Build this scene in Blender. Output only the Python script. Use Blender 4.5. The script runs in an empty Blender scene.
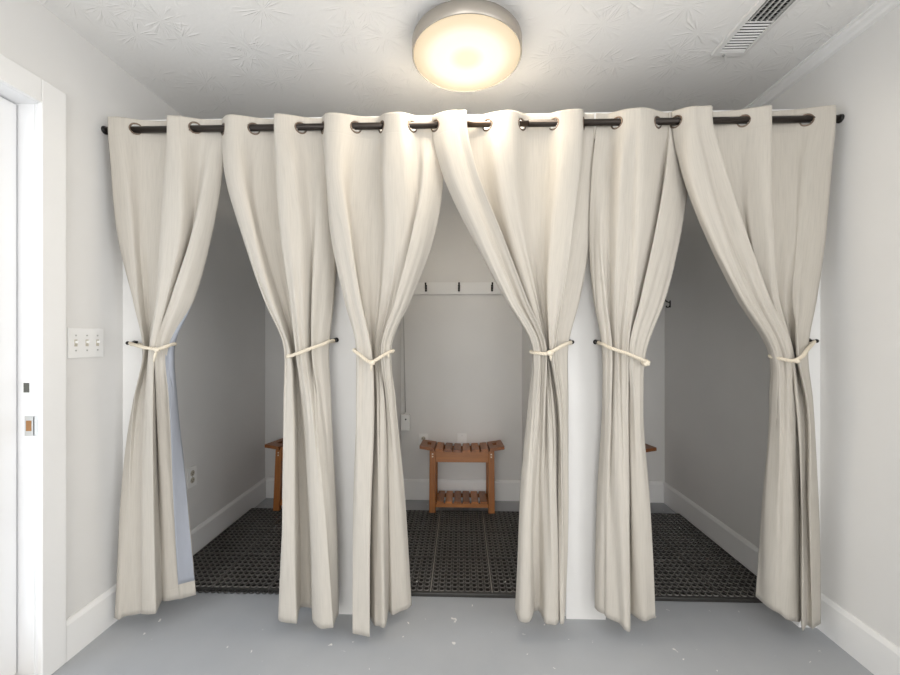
import bpy, bmesh, math, random
import numpy as np
from mathutils import Vector, Matrix
random.seed(7)
rng = np.random.RandomState(11)
PI = math.pi
scene = bpy.context.scene
COL = scene.collection

# ------------------------------------------------------------------ camera
H, FPX, YAW = 1.25, 390.0, 0.029
cam_d = bpy.data.cameras.new('camera'); cam_d.sensor_width = 36.0; cam_d.lens = FPX / 900 * 36
cam_d.clip_start = 0.02
cam = bpy.data.objects.new('camera', cam_d); COL.objects.link(cam)
cam.location = (0, 0, H); cam.rotation_euler = (PI / 2, 0, YAW)
scene.camera = cam
CS, SN = math.cos(YAW), math.sin(YAW)

def X(px, y):
    """room x of a photograph column at room depth y"""
    t = (px - 450) / FPX
    return y * (t * CS - SN) / (t * SN + CS)

def Z(py, x, y):
    return H - (py - 337.5) * (-x * SN + y * CS) / FPX

# room dimensions (metres)
XL, XR, YB, YR, CZ = -1.535, 1.545, 3.01, -3.0, 2.47
YC = 1.635            # curtain rod plane
YF = 1.725            # front plane of the header and end posts
PF = 1.747            # front plane of the partitions

# ------------------------------------------------------------------ materials
def new_mat(name):
    m = bpy.data.materials.new(name); m.use_nodes = True
    nt = m.node_tree
    return m, nt, nt.nodes['Principled BSDF']

def N(nt, typ, **kw):
    n = nt.nodes.new(typ)
    for k, v in kw.items():
        setattr(n, k, v)
    return n

def simple(name, col, rough=0.5, metal=0.0, spec=0.5):
    m, nt, b = new_mat(name)
    b.inputs['Base Color'].default_value = (*col, 1)
    b.inputs['Roughness'].default_value = rough
    b.inputs['Metallic'].default_value = metal
    b.inputs['Specular IOR Level'].default_value = spec
    return m

def ramp(nt, stops):
    r = N(nt, 'ShaderNodeValToRGB')
    e = r.color_ramp.elements
    while len(e) < len(stops): e.new(0.5)
    for i, (p, c) in enumerate(stops):
        e[i].position = p; e[i].color = (*c, 1) if len(c) == 3 else c
    return r

def math_n(nt, op, a=None, b=None, c=None):
    n = N(nt, 'ShaderNodeMath', operation=op)
    for i, v in enumerate((a, b, c)):
        if v is None: continue
        if isinstance(v, (int, float)): n.inputs[i].default_value = v
        else: nt.links.new(v, n.inputs[i])
    return n.outputs[0]

def painted(name, col, bump=0.06, scale=220, rough=0.55):
    m, nt, b = new_mat(name)
    tc = N(nt, 'ShaderNodeTexCoord')
    n1 = N(nt, 'ShaderNodeTexNoise'); n1.inputs['Scale'].default_value = 2.2; n1.inputs['Detail'].default_value = 3
    nt.links.new(tc.outputs['Object'], n1.inputs['Vector'])
    r = ramp(nt, [(0.3, tuple(c * 0.97 for c in col)), (0.7, tuple(min(1, c * 1.02) for c in col))])
    nt.links.new(n1.outputs['Fac'], r.inputs['Fac']); nt.links.new(r.outputs['Color'], b.inputs['Base Color'])
    n2 = N(nt, 'ShaderNodeTexNoise'); n2.inputs['Scale'].default_value = scale; n2.inputs['Detail'].default_value = 2
    nt.links.new(tc.outputs['Object'], n2.inputs['Vector'])
    bp = N(nt, 'ShaderNodeBump'); bp.inputs['Strength'].default_value = bump; bp.inputs['Distance'].default_value = 0.002
    nt.links.new(n2.outputs['Fac'], bp.inputs['Height']); nt.links.new(bp.outputs['Normal'], b.inputs['Normal'])
    b.inputs['Roughness'].default_value = rough; b.inputs['Specular IOR Level'].default_value = 0.3
    return m

def ceiling_mat():
    m, nt, b = new_mat('stomped_ceiling_paint')
    tc = N(nt, 'ShaderNodeTexCoord')
    def burst(scale, off, freq):
        mp = N(nt, 'ShaderNodeMapping'); mp.inputs['Location'].default_value = off
        nt.links.new(tc.outputs['Object'], mp.inputs['Vector'])
        sep0 = N(nt, 'ShaderNodeSeparateXYZ'); nt.links.new(mp.outputs[0], sep0.inputs[0])
        flat = N(nt, 'ShaderNodeCombineXYZ'); nt.links.new(sep0.outputs[0], flat.inputs[0]); nt.links.new(sep0.outputs[1], flat.inputs[1])
        v = N(nt, 'ShaderNodeTexVoronoi', voronoi_dimensions='2D'); v.inputs['Scale'].default_value = scale
        v.inputs['Randomness'].default_value = 0.85
        nt.links.new(flat.outputs[0], v.inputs['Vector'])
        d = N(nt, 'ShaderNodeVectorMath', operation='SUBTRACT')
        nt.links.new(flat.outputs[0], d.inputs[0]); nt.links.new(v.outputs['Position'], d.inputs[1])
        nz = N(nt, 'ShaderNodeVectorMath', operation='NORMALIZE'); nt.links.new(d.outputs[0], nz.inputs[0])
        sc = N(nt, 'ShaderNodeVectorMath', operation='SCALE'); sc.inputs['Scale'].default_value = freq
        nt.links.new(nz.outputs[0], sc.inputs[0])
        ln = N(nt, 'ShaderNodeVectorMath', operation='LENGTH'); nt.links.new(d.outputs[0], ln.inputs[0])
        sepc = N(nt, 'ShaderNodeSeparateXYZ'); nt.links.new(v.outputs['Color'], sepc.inputs[0])
        zc = math_n(nt, 'ADD', math_n(nt, 'MULTIPLY', ln.outputs['Value'], 9.0), math_n(nt, 'MULTIPLY', sepc.outputs[0], 40.0))
        cz = N(nt, 'ShaderNodeCombineXYZ'); nt.links.new(zc, cz.inputs[2])
        ad = N(nt, 'ShaderNodeVectorMath', operation='ADD')
        nt.links.new(sc.outputs[0], ad.inputs[0]); nt.links.new(cz.outputs[0], ad.inputs[1])
        no = N(nt, 'ShaderNodeTexNoise'); no.inputs['Scale'].default_value = 1.0; no.inputs['Detail'].default_value = 1.5
        nt.links.new(ad.outputs[0], no.inputs['Vector'])
        mr = N(nt, 'ShaderNodeMapRange'); mr.inputs[1].default_value = 0.54; mr.inputs[2].default_value = 0.72
        nt.links.new(no.outputs['Fac'], mr.inputs[0])
        f1 = N(nt, 'ShaderNodeMapRange', interpolation_type='SMOOTHSTEP')
        f1.inputs[1].default_value = 0.12; f1.inputs[2].default_value = 0.05
        nt.links.new(ln.outputs['Value'], f1.inputs[0])
        f2 = N(nt, 'ShaderNodeMapRange', interpolation_type='SMOOTHSTEP')
        f2.inputs[1].default_value = 0.004; f2.inputs[2].default_value = 0.03
        nt.links.new(ln.outputs['Value'], f2.inputs[0])
        return math_n(nt, 'MULTIPLY', math_n(nt, 'MULTIPLY', mr.outputs[0], f1.outputs[0]), f2.outputs[0])
    hsum = math_n(nt, 'ADD', burst(4.4, (0.13, 0.31, 0), 6.0), burst(4.0, (7.7, 3.1, 0), 5.2))
    n2 = N(nt, 'ShaderNodeTexNoise'); n2.inputs['Scale'].default_value = 60
    nt.links.new(tc.outputs['Object'], n2.inputs['Vector'])
    hsum = math_n(nt, 'ADD', hsum, math_n(nt, 'MULTIPLY', n2.outputs['Fac'], 0.25))
    bp = N(nt, 'ShaderNodeBump'); bp.inputs['Strength'].default_value = 0.4; bp.inputs['Distance'].default_value = 0.006
    nt.links.new(hsum, bp.inputs['Height']); nt.links.new(bp.outputs['Normal'], b.inputs['Normal'])
    b.inputs['Base Color'].default_value = (0.88, 0.87, 0.85, 1)
    b.inputs['Roughness'].default_value = 0.5; b.inputs['Specular IOR Level'].default_value = 0.3
    return m

def floor_mat():
    m, nt, b = new_mat('grey_painted_concrete')
    tc = N(nt, 'ShaderNodeTexCoord')
    n1 = N(nt, 'ShaderNodeTexNoise'); n1.inputs['Scale'].default_value = 3.0; n1.inputs['Detail'].default_value = 5
    nt.links.new(tc.outputs['Object'], n1.inputs['Vector'])
    r = ramp(nt, [(0.3, (0.395, 0.41, 0.432)), (0.7, (0.445, 0.458, 0.475))])
    nt.links.new(n1.outputs['Fac'], r.inputs['Fac'])
    # chips of pale paint and scratches
    dn = N(nt, 'ShaderNodeTexNoise'); dn.inputs['Scale'].default_value = 30
    nt.links.new(tc.outputs['Object'], dn.inputs['Vector'])
    mx = N(nt, 'ShaderNodeMixRGB', blend_type='ADD'); mx.inputs[0].default_value = 0.06
    nt.links.new(tc.outputs['Object'], mx.inputs[1]); nt.links.new(dn.outputs['Color'], mx.inputs[2])
    v = N(nt, 'ShaderNodeTexVoronoi', voronoi_dimensions='2D'); v.inputs['Scale'].default_value = 10; v.inputs['Randomness'].default_value = 1
    nt.links.new(mx.outputs[0], v.inputs['Vector'])
    sep = N(nt, 'ShaderNodeSeparateXYZ'); nt.links.new(v.outputs['Color'], sep.inputs[0])
    rad = math_n(nt, 'MULTIPLY', math_n(nt, 'POWER', sep.outputs[0], 3.5), 0.075)
    chip = math_n(nt, 'LESS_THAN', v.outputs['Distance'], rad)
    mp = N(nt, 'ShaderNodeMapping'); mp.inputs['Rotation'].default_value = (0, 0, 0.7); mp.inputs['Scale'].default_value = (3, 40, 1)
    nt.links.new(tc.outputs['Object'], mp.inputs['Vector'])
    n3 = N(nt, 'ShaderNodeTexNoise'); n3.inputs['Scale'].default_value = 1.5; n3.inputs['Detail'].default_value = 4
    nt.links.new(mp.outputs[0], n3.inputs['Vector'])
    r3 = ramp(nt, [(0.66, (0, 0, 0)), (0.74, (1, 1, 1))]); nt.links.new(n3.outputs['Fac'], r3.inputs['Fac'])
    m1 = N(nt, 'ShaderNodeMixRGB'); m1.inputs[2].default_value = (0.42, 0.43, 0.45, 1)
    nt.links.new(math_n(nt, 'MULTIPLY', r3.outputs['Color'], 0.45), m1.inputs[0]); nt.links.new(r.outputs['Color'], m1.inputs[1])
    m2 = N(nt, 'ShaderNodeMixRGB'); m2.inputs[2].default_value = (0.75, 0.74, 0.71, 1)
    nt.links.new(chip, m2.inputs[0]); nt.links.new(m1.outputs[0], m2.inputs[1])
    nt.links.new(m2.outputs[0], b.inputs['Base Color'])
    n4 = N(nt, 'ShaderNodeTexNoise'); n4.inputs['Scale'].default_value = 9; n4.inputs['Detail'].default_value = 4
    nt.links.new(tc.outputs['Object'], n4.inputs['Vector'])
    bp = N(nt, 'ShaderNodeBump'); bp.inputs['Strength'].default_value = 0.12; bp.inputs['Distance'].default_value = 0.01
    nt.links.new(n4.outputs['Fac'], bp.inputs['Height']); nt.links.new(bp.outputs['Normal'], b.inputs['Normal'])
    b.inputs['Roughness'].default_value = 0.42; b.inputs['Specular IOR Level'].default_value = 0.35
    return m

def fabric_mat(name, base, var=0.075):
    m, nt, b = new_mat(name)
    uv = N(nt, 'ShaderNodeUVMap')
    mp = N(nt, 'ShaderNodeMapping'); mp.inputs['Scale'].default_value = (210, 9, 1)
    nt.links.new(uv.outputs[0], mp.inputs['Vector'])
    n1 = N(nt, 'ShaderNodeTexNoise'); n1.inputs['Scale'].default_value = 1.0; n1.inputs['Detail'].default_value = 4
    nt.links.new(mp.outputs[0], n1.inputs['Vector'])
    r = ramp(nt, [(0.25, tuple(c * (1 - var) for c in base)), (0.5, base), (0.78, tuple(min(1, c * (1 + var * 0.6)) for c in base))])
    nt.links.new(n1.outputs['Fac'], r.inputs['Fac'])
    nt.links.new(r.outputs['Color'], b.inputs['Base Color'])
    mp2 = N(nt, 'ShaderNodeMapping'); mp2.inputs['Scale'].default_value = (500, 420, 1)
    nt.links.new(uv.outputs[0], mp2.inputs['Vector'])
    n2 = N(nt, 'ShaderNodeTexNoise'); n2.inputs['Scale'].default_value = 1.0
    nt.links.new(mp2.outputs[0], n2.inputs['Vector'])
    bp = N(nt, 'ShaderNodeBump'); bp.inputs['Strength'].default_value = 0.12; bp.inputs['Distance'].default_value = 0.001
    sp = N(nt, 'ShaderNodeSeparateXYZ'); nt.links.new(uv.outputs[0], sp.inputs[0])
    hh = n2.outputs['Fac']
    for vv in (-2.098, -0.135):      # stitched heading and hem
        dd = math_n(nt, 'ABSOLUTE', math_n(nt, 'ADD', sp.outputs[1], -vv))
        mr = N(nt, 'ShaderNodeMapRange', interpolation_type='SMOOTHSTEP'); mr.inputs[1].default_value = 0.0; mr.inputs[2].default_value = 0.005
        mr.inputs[3].default_value = -3.5; mr.inputs[4].default_value = 0.0
        nt.links.new(dd, mr.inputs[0]); hh = math_n(nt, 'ADD', hh, mr.outputs[0])
    nt.links.new(hh, bp.inputs['Height']); nt.links.new(bp.outputs['Normal'], b.inputs['Normal'])
    b.inputs['Roughness'].default_value = 0.9; b.inputs['Specular IOR Level'].default_value = 0.1
    b.inputs['Sheen Weight'].default_value = 0.1
    tl = N(nt, 'ShaderNodeBsdfTranslucent'); nt.links.new(r.outputs['Color'], tl.inputs['Color'])
    ms = N(nt, 'ShaderNodeMixShader'); ms.inputs[0].default_value = 0.17
    out = [n for n in nt.nodes if n.type == 'OUTPUT_MATERIAL'][0]
    nt.links.new(b.outputs[0], ms.inputs[1]); nt.links.new(tl.outputs[0], ms.inputs[2]); nt.links.new(ms.outputs[0], out.inputs[0])
    return m

def wood_mat(name, dark, light, axis_scale):
    m, nt, b = new_mat(name)
    tc = N(nt, 'ShaderNodeTexCoord'); geo = N(nt, 'ShaderNodeNewGeometry')
    mp = N(nt, 'ShaderNodeMapping'); mp.inputs['Scale'].default_value = axis_scale
    nt.links.new(tc.outputs['Object'], mp.inputs['Vector'])
    ad = N(nt, 'ShaderNodeVectorMath', operation='ADD')
    sc = N(nt, 'ShaderNodeCombineXYZ')
    k = math_n(nt, 'MULTIPLY', geo.outputs['Random Per Island'], 30.0)
    for i in range(3): nt.links.new(k, sc.inputs[i])
    nt.links.new(mp.outputs[0], ad.inputs[0]); nt.links.new(sc.outputs[0], ad.inputs[1])
    n1 = N(nt, 'ShaderNodeTexNoise'); n1.inputs['Scale'].default_value = 1; n1.inputs['Detail'].default_value = 5; n1.inputs['Distortion'].default_value = 0.6
    nt.links.new(ad.outputs[0], n1.inputs['Vector'])
    f = math_n(nt, 'ADD', math_n(nt, 'MULTIPLY', n1.outputs['Fac'], 0.7), math_n(nt, 'MULTIPLY', geo.outputs['Random Per Island'], 0.42))
    r = ramp(nt, [(0.25, dark), (0.85, light)])
    nt.links.new(f, r.inputs['Fac']); nt.links.new(r.outputs['Color'], b.inputs['Base Color'])
    b.inputs['Roughness'].default_value = 0.42
    return m

def rubber_mat(name, c0, c1):
    m, nt, b = new_mat(name)
    tc = N(nt, 'ShaderNodeTexCoord')
    n1 = N(nt, 'ShaderNodeTexNoise'); n1.inputs['Scale'].default_value = 6; n1.inputs['Detail'].default_value = 4
    nt.links.new(tc.outputs['Object'], n1.inputs['Vector'])
    r = ramp(nt, [(0.3, c0), (0.75, c1)])
    nt.links.new(n1.outputs['Fac'], r.inputs['Fac'])
    v = N(nt, 'ShaderNodeTexVoronoi', voronoi_dimensions='2D'); v.inputs['Scale'].default_value = 9
    nt.links.new(tc.outputs['Object'], v.inputs['Vector'])
    sep = N(nt, 'ShaderNodeSeparateXYZ'); nt.links.new(v.outputs['Color'], sep.inputs[0])
    chip = math_n(nt, 'LESS_THAN', v.outputs['Distance'], math_n(nt, 'MULTIPLY', math_n(nt, 'POWER', sep.outputs[0], 9), 0.05))
    mx = N(nt, 'ShaderNodeMixRGB'); mx.inputs[2].default_value = (0.5, 0.49, 0.46, 1)
    nt.links.new(chip, mx.inputs[0]); nt.links.new(r.outputs['Color'], mx.inputs[1])
    nt.links.new(mx.outputs[0], b.inputs['Base Color'])
    b.inputs['Roughness'].default_value = 0.36; b.inputs['Specular IOR Level'].default_value = 0.55
    return m

def diffuser_mat():
    m, nt, b = new_mat('lit_lamp_diffuser')
    tc = N(nt, 'ShaderNodeTexCoord')
    sep = N(nt, 'ShaderNodeSeparateXYZ'); nt.links.new(tc.outputs['Object'], sep.inputs[0])
    x2 = math_n(nt, 'MULTIPLY', sep.outputs[0], sep.outputs[0]); y2 = math_n(nt, 'MULTIPLY', sep.outputs[1], sep.outputs[1])
    rr = math_n(nt, 'DIVIDE', math_n(nt, 'SQRT', math_n(nt, 'ADD', x2, y2)), 0.22)
    r = ramp(nt, [(0.0, (1.0, 0.82, 0.54)), (0.16, (1.0, 0.83, 0.56)), (0.34, (1.0, 0.95, 0.80)), (0.62, (1.0, 0.93, 0.77)), (0.82, (1.0, 0.82, 0.54)), (1.0, (1.0, 0.78, 0.50))])
    s = ramp(nt, [(0.0, (0.86,) * 3), (0.15, (0.87,) * 3), (0.34, (1,) * 3), (0.62, (1,) * 3), (0.85, (0.9,) * 3), (1.0, (0.85,) * 3)])
    nt.links.new(rr, r.inputs['Fac']); nt.links.new(rr, s.inputs['Fac'])
    b.inputs['Base Color'].default_value = (0.16, 0.15, 0.13, 1)
    nt.links.new(r.outputs['Color'], b.inputs['Emission Color'])
    nt.links.new(math_n(nt, 'MULTIPLY', s.outputs['Color'], LAMP), b.inputs['Emission Strength'])
    return m

def glass_mat():
    m = bpy.data.materials.new('clear_pane'); m.use_nodes = True
    nt = m.node_tree; nt.nodes.clear()
    out = N(nt, 'ShaderNodeOutputMaterial'); tr = N(nt, 'ShaderNodeBsdfTransparent'); gl = N(nt, 'ShaderNodeBsdfGlossy')
    gl.inputs['Roughness'].default_value = 0.03
    mx = N(nt, 'ShaderNodeMixShader'); mx.inputs[0].default_value = 0.06
    nt.links.new(tr.outputs[0], mx.inputs[1]); nt.links.new(gl.outputs[0], mx.inputs[2]); nt.links.new(mx.outputs[0], out.inputs[0])
    return m

LAMP = 0.82
M_WALL = painted('white_wall_paint', (0.775, 0.765, 0.745))
M_TRIM = painted('white_trim_paint', (0.87, 0.865, 0.85), bump=0.02, rough=0.4)
M_DOOR = painted('white_door_paint', (0.85, 0.85, 0.85), bump=0.02, rough=0.35)
M_CEIL = ceiling_mat()
M_FLOOR = floor_mat()
M_FAB = fabric_mat('oatmeal_linen_fabric', (0.625, 0.585, 0.52))
M_LIN = fabric_mat('grey_blue_lining', (0.42, 0.44, 0.49), 0.03)
M_ROD = simple('dark_bronze_metal', (0.035, 0.028, 0.024), 0.36, 0.6)
M_GROM = simple('bronze_grommet_metal', (0.20, 0.15, 0.115), 0.35, 0.8)
M_BLACK = simple('black_iron', (0.015, 0.014, 0.013), 0.4, 0.4)
M_ROPE = simple('cream_cotton_rope', (0.72, 0.65, 0.53), 0.9, 0, 0.1)
M_WOODY = wood_mat('teak_lengthwise_y', (0.14, 0.042, 0.012), (0.52, 0.19, 0.045), (45, 5, 45))
M_WOODX = wood_mat('teak_lengthwise_x', (0.22, 0.070, 0.015), (0.46, 0.175, 0.038), (5, 45, 45))
M_WOODZ = wood_mat('teak_lengthwise_z', (0.20, 0.062, 0.014), (0.44, 0.165, 0.036), (45, 45, 5))
M_PEG = simple('steel_screw_cap', (0.75, 0.68, 0.55), 0.4, 0.3)
M_RUBBER = rubber_mat('black_rubber', (0.022, 0.021, 0.019), (0.040, 0.038, 0.035))
M_RIM_LIT = rubber_mat('highlight_rubber_ring', (0.125, 0.117, 0.106), (0.19, 0.178, 0.162))  # lighter rims, darker holes: highlight and shade painted into the rubber
M_DIFF = diffuser_mat()
M_SEAM = simple('dusty_grey_seam', (0.30, 0.28, 0.25), 0.8)
M_SEAM2 = simple('dark_grey_seam', (0.16, 0.15, 0.14), 0.7)
M_LAMPRIM = simple('brushed_nickel', (0.46, 0.42, 0.37), 0.38, 0.75)
M_PLATE = simple('white_plastic', (0.88, 0.875, 0.855), 0.35)
M_IVORY = simple('ivory_plastic', (0.55, 0.51, 0.42), 0.4)
M_DARK = simple('dark_slot', (0.02, 0.02, 0.02), 0.7)
M_STEEL = simple('steel', (0.6, 0.6, 0.58), 0.35, 0.8)
M_BRASSHOLE = simple('bare_wood_mortise', (0.32, 0.16, 0.06), 0.8)
M_VENT = simple('white_enamel', (0.80, 0.79, 0.77), 0.4)
M_SILL = simple('weathered_wood_sill', (0.40, 0.33, 0.25), 0.7)
M_GLASS = glass_mat()
M_GROUND = simple('pale_concrete_outside', (0.55, 0.54, 0.52), 0.9)

# ------------------------------------------------------------------ helpers
def link(name, bm, mat, parent=None, smooth=False, recalc=True):
    if recalc: bmesh.ops.recalc_face_normals(bm, faces=bm.faces)
    me = bpy.data.meshes.new(name); bm.to_mesh(me); bm.free()
    for mm in (mat if isinstance(mat, (list, tuple)) else [mat]): me.materials.append(mm)
    if smooth:
        for p in me.polygons: p.use_smooth = True
    o = bpy.data.objects.new(name, me); COL.objects.link(o)
    if parent: o.parent = parent
    return o

def B(): return bmesh.new()

def box(bm, x0, x1, y0, y1, z0, z1, bev=0.0, mi=0):
    vs = [bm.verts.new((x, y, z)) for x in (x0, x1) for y in (y0, y1) for z in (z0, z1)]
    q = [(0, 1, 3, 2), (4, 6, 7, 5), (0, 4, 5, 1), (2, 3, 7, 6), (0, 2, 6, 4), (1, 5, 7, 3)]
    fs = [bm.faces.new([vs[i] for i in f]) for f in q]
    for f in fs: f.material_index = mi
    if bev > 0:
        es = list({e for f in fs for e in f.edges})
        bmesh.ops.bevel(bm, geom=es, offset=bev, segments=2, affect='EDGES', profile=0.5)
    return vs

def cyl(bm, p0, p1, r0, r1=None, n=16, caps=True):
    r1 = r0 if r1 is None else r1
    p0, p1 = Vector(p0), Vector(p1); d = (p1 - p0).normalized()
    u = d.orthogonal().normalized(); w = d.cross(u)
    a = [bm.verts.new(p0 + (u * math.cos(t) + w * math.sin(t)) * r0) for t in [2 * PI * i / n for i in range(n)]]
    b = [bm.verts.new(p1 + (u * math.cos(t) + w * math.sin(t)) * r1) for t in [2 * PI * i / n for i in range(n)]]
    for i in range(n): bm.faces.new((a[i], a[(i + 1) % n], b[(i + 1) % n], b[i]))
    if caps: bm.faces.new(a[::-1]); bm.faces.new(b)

def tube(bm, pts, r, n=8, closed=False):
    pts = [Vector(p) for p in pts]; k = len(pts); rings = []
    prev = None
    for i, p in enumerate(pts):
        if closed: d = (pts[(i + 1) % k] - pts[i - 1]).normalized()
        else: d = (pts[min(i + 1, k - 1)] - pts[max(i - 1, 0)]).normalized()
        if prev is None: u = d.orthogonal().normalized()
        else: u = (prev - d * prev.dot(d)).normalized()
        prev = u; w = d.cross(u)
        rr = r[i] if isinstance(r, (list, tuple)) else r
        rings.append([bm.verts.new(p + (u * math.cos(t) + w * math.sin(t)) * rr) for t in [2 * PI * j / n for j in range(n)]])
    m = k if closed else k - 1
    for i in range(m):
        a, b = rings[i], rings[(i + 1) % k]
        for j in range(n): bm.faces.new((a[j], a[(j + 1) % n], b[(j + 1) % n], b[j]))
    if not closed:
        bm.faces.new(rings[0][::-1]); bm.faces.new(rings[-1])

def lathe(bm, prof, c=(0, 0, 0), n=48, axis='Z'):
    rings = []
    for r, z in prof:
        ring = []
        for i in range(n):
            t = 2 * PI * i / n; a, b2 = r * math.cos(t), r * math.sin(t)
            v = {'Z': (a, b2, z), 'X': (z, a, b2), 'Y': (a, z, b2)}[axis]
            ring.append(bm.verts.new(Vector(v) + Vector(c)))
        rings.append(ring)
    for i in range(len(rings) - 1):
        for j in range(n): bm.faces.new((rings[i][j], rings[i][(j + 1) % n], rings[i + 1][(j + 1) % n], rings[i + 1][j]))
    bm.faces.new(rings[0]); bm.faces.new(rings[-1][::-1])

def torus(bm, c, nrm, R, r, n=24, k=8):
    nrm = Vector(nrm).normalized(); u = nrm.orthogonal().normalized(); w = nrm.cross(u); c = Vector(c)
    tube(bm, [c + (u * math.cos(t) + w * math.sin(t)) * R for t in [2 * PI * i / n for i in range(n)]], r, k, True)

def profile(bm, pts, axis, a0, a1):
    """extrude a closed outline along an axis; pts are the two other coordinates in order"""
    def P(u, v, a): return {'X': (a, u, v), 'Y': (u, a, v), 'Z': (u, v, a)}[axis]
    A = [bm.verts.new(P(u, v, a0)) for u, v in pts]; Bv = [bm.verts.new(P(u, v, a1)) for u, v in pts]
    n = len(pts)
    for i in range(n): bm.faces.new((A[i], A[(i + 1) % n], Bv[(i + 1) % n], Bv[i]))
    bm.faces.new(A[::-1]); bm.faces.new(Bv)

def thing(name, label, cat, loc=(0, 0, 0), group=None):
    o = bpy.data.objects.new(name, None); COL.objects.link(o)
    o.empty_display_size = 0.05; o.location = loc
    o['label'] = label; o['category'] = cat
    if group: o['group'] = group
    return o

def struct(name, bm, mat, parent=None, smooth=False):
    o = link(name, bm, mat, parent, smooth)
    if parent is None: o['kind'] = 'structure'
    return o

def struct_root(name, loc=(0, 0, 0)):
    o = bpy.data.objects.new(name, None); COL.objects.link(o); o.location = loc; o['kind'] = 'structure'
    return o

# ------------------------------------------------------------------ room shell
WT = 0.12
DY0, DY1, DZ = 0.52, 1.375, 2.10          # doorway in the left wall
b = B(); box(b, XL - 0.3, XR + 0.2, YR - 0.2, YB + 0.2, -0.1, 0); struct('floor', b, M_FLOOR)
b = B(); box(b, XL - WT, XR + WT, YR - WT, YB + WT, CZ, CZ + 0.1); struct('ceiling', b, M_CEIL)
b = B()
box(b, XL - WT, XL, YR, DY0 - 0.02, 0, CZ); box(b, XL - WT, XL, DY1 + 0.02, YB, 0, CZ); box(b, XL - WT, XL, DY0 - 0.02, DY1 + 0.02, DZ + 0.02, CZ)
struct('wall_left', b, M_WALL)
RY0, RY1, RZ0, RZ1 = -1.6, 0.5, 0.45, 2.1      # unseen window added to the right wall for its light
b = B()
box(b, XR, XR + WT, YR, RY0, 0, CZ); box(b, XR, XR + WT, RY1, YB, 0, CZ)
box(b, XR, XR + WT, RY0, RY1, 0, RZ0); box(b, XR, XR + WT, RY0, RY1, RZ1, CZ)
struct('wall_right', b, M_WALL)
w = struct_root('added_side_window', (XR, 0, RZ0))
b = B(); hz_ = RZ1 - RZ0
for y in (RY0, (RY0 + RY1) / 2 - 0.025, RY1 - 0.05): box(b, 0.03, 0.09, y, y + 0.05, 0, hz_)
for z in (0, hz_ - 0.05):
    box(b, 0.03, 0.09, RY0 + 0.05, (RY0 + RY1) / 2 - 0.025, z, z + 0.05); box(b, 0.03, 0.09, (RY0 + RY1) / 2 + 0.025, RY1 - 0.05, z, z + 0.05)
link('frame', b, M_TRIM, w)
b = B(); box(b, 0.058, 0.063, RY0 + 0.05, RY1 - 0.05, 0.05, hz_ - 0.05); link('pane', b, M_GLASS, w)
b = B(); box(b, XL - WT, XR + WT, YB, YB + WT, 0, CZ); struct('wall_back', b, M_WALL)
# wall behind the camera, with an unseen wide window added for its light
WX0, WX1, WZ0, WZ1 = -1.4, 0.7, 0.15, 2.2
b = B()
box(b, XL - WT, WX0, YR - WT, YR, 0, CZ); box(b, WX1, XR + WT, YR - WT, YR, 0, CZ)
box(b, WX0, WX1, YR - WT, YR, 0, WZ0); box(b, WX0, WX1, YR - WT, YR, WZ1, CZ)
struct('wall_front', b, M_WALL)
w = struct_root('added_rear_window', (0, YR, WZ0))
b = B()
for x in (WX0, -0.38, WX1 - 0.05): box(b, x, x + 0.05, -0.09, -0.03, 0, WZ1 - WZ0)
for z in (0, WZ1 - WZ0 - 0.05): box(b, WX0 + 0.05, -0.38, -0.09, -0.03, z, z + 0.05); box(b, -0.33, WX1 - 0.05, -0.09, -0.03, z, z + 0.05)
link('frame', b, M_TRIM, w)
b = B(); box(b, WX0 + 0.05, WX1 - 0.05, -0.065, -0.06, 0.05, WZ1 - WZ0 - 0.05); link('pane', b, M_GLASS, w)

# partitions between the three stalls
P1, P2 = (-0.64, -0.466), (0.466, 0.64)
PH = 2.235
b = B(); box(b, P1[0], P1[1], PF, YB, 0, PH); struct('wall_partition_left', b, M_WALL)
b = B(); box(b, P2[0], P2[1], PF, YB, 0, PH); struct('wall_partition_right', b, M_WALL)
# header and end posts the rod and hooks are fixed on
HB = 2.12
b = B(); box(b, XL, XR, YF, PF, HB, PH)
for x0, x1 in ((XL, P1[0]), (P1[1], P2[0]), (P2[1], XR)): box(b, x0, x1, PF, PF + 0.07, HB, PH)
struct('trim_1', b, M_TRIM)
b = B(); box(b, XL, XL + 0.09, YF, YF + 0.04, 0, HB); struct('trim_2', b, M_TRIM)
b = B(); box(b, XR - 0.09, XR, YF, YF + 0.04, 0, HB); struct('trim_3', b, M_TRIM)

# baseboards
def base_prof(h=0.155, t=0.016): return [(0, 0), (t, 0), (t, h - 0.018), (t * 0.55, h - 0.004), (t * 0.3, h), (0, h)]
def base_along_y(bm, x, s, y0, y1): profile(bm, [(x + s * u, v) for u, v in base_prof()], 'Y', y0, y1)
b = B(); base_along_y(b, XL, 1, DY1 + 0.082, YF); base_along_y(b, XL, 1, YF + 0.04, YB); base_along_y(b, XL, 1, YR, DY0 - 0.085); struct('baseboard_left', b, M_TRIM)
b = B(); base_along_y(b, XR, -1, YR, YF); base_along_y(b, XR, -1, YF + 0.04, YB); struct('baseboard_right', b, M_TRIM)
b = B()
for x0, x1 in ((XL + 0.016, P1[0] - 0.016), (P1[1] + 0.016, P2[0] - 0.016), (P2[1] + 0.016, XR - 0.016)):
    profile(b, [(YB - u, v) for u, v in base_prof()], 'X', x0, x1)
struct('baseboard_back', b, M_TRIM)
b = B(); base_along_y(b, P1[0], -1, YF + 0.04, YB); base_along_y(b, P1[1], 1, YF + 0.04, YB); struct('baseboard_partition_left', b, M_TRIM)
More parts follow.
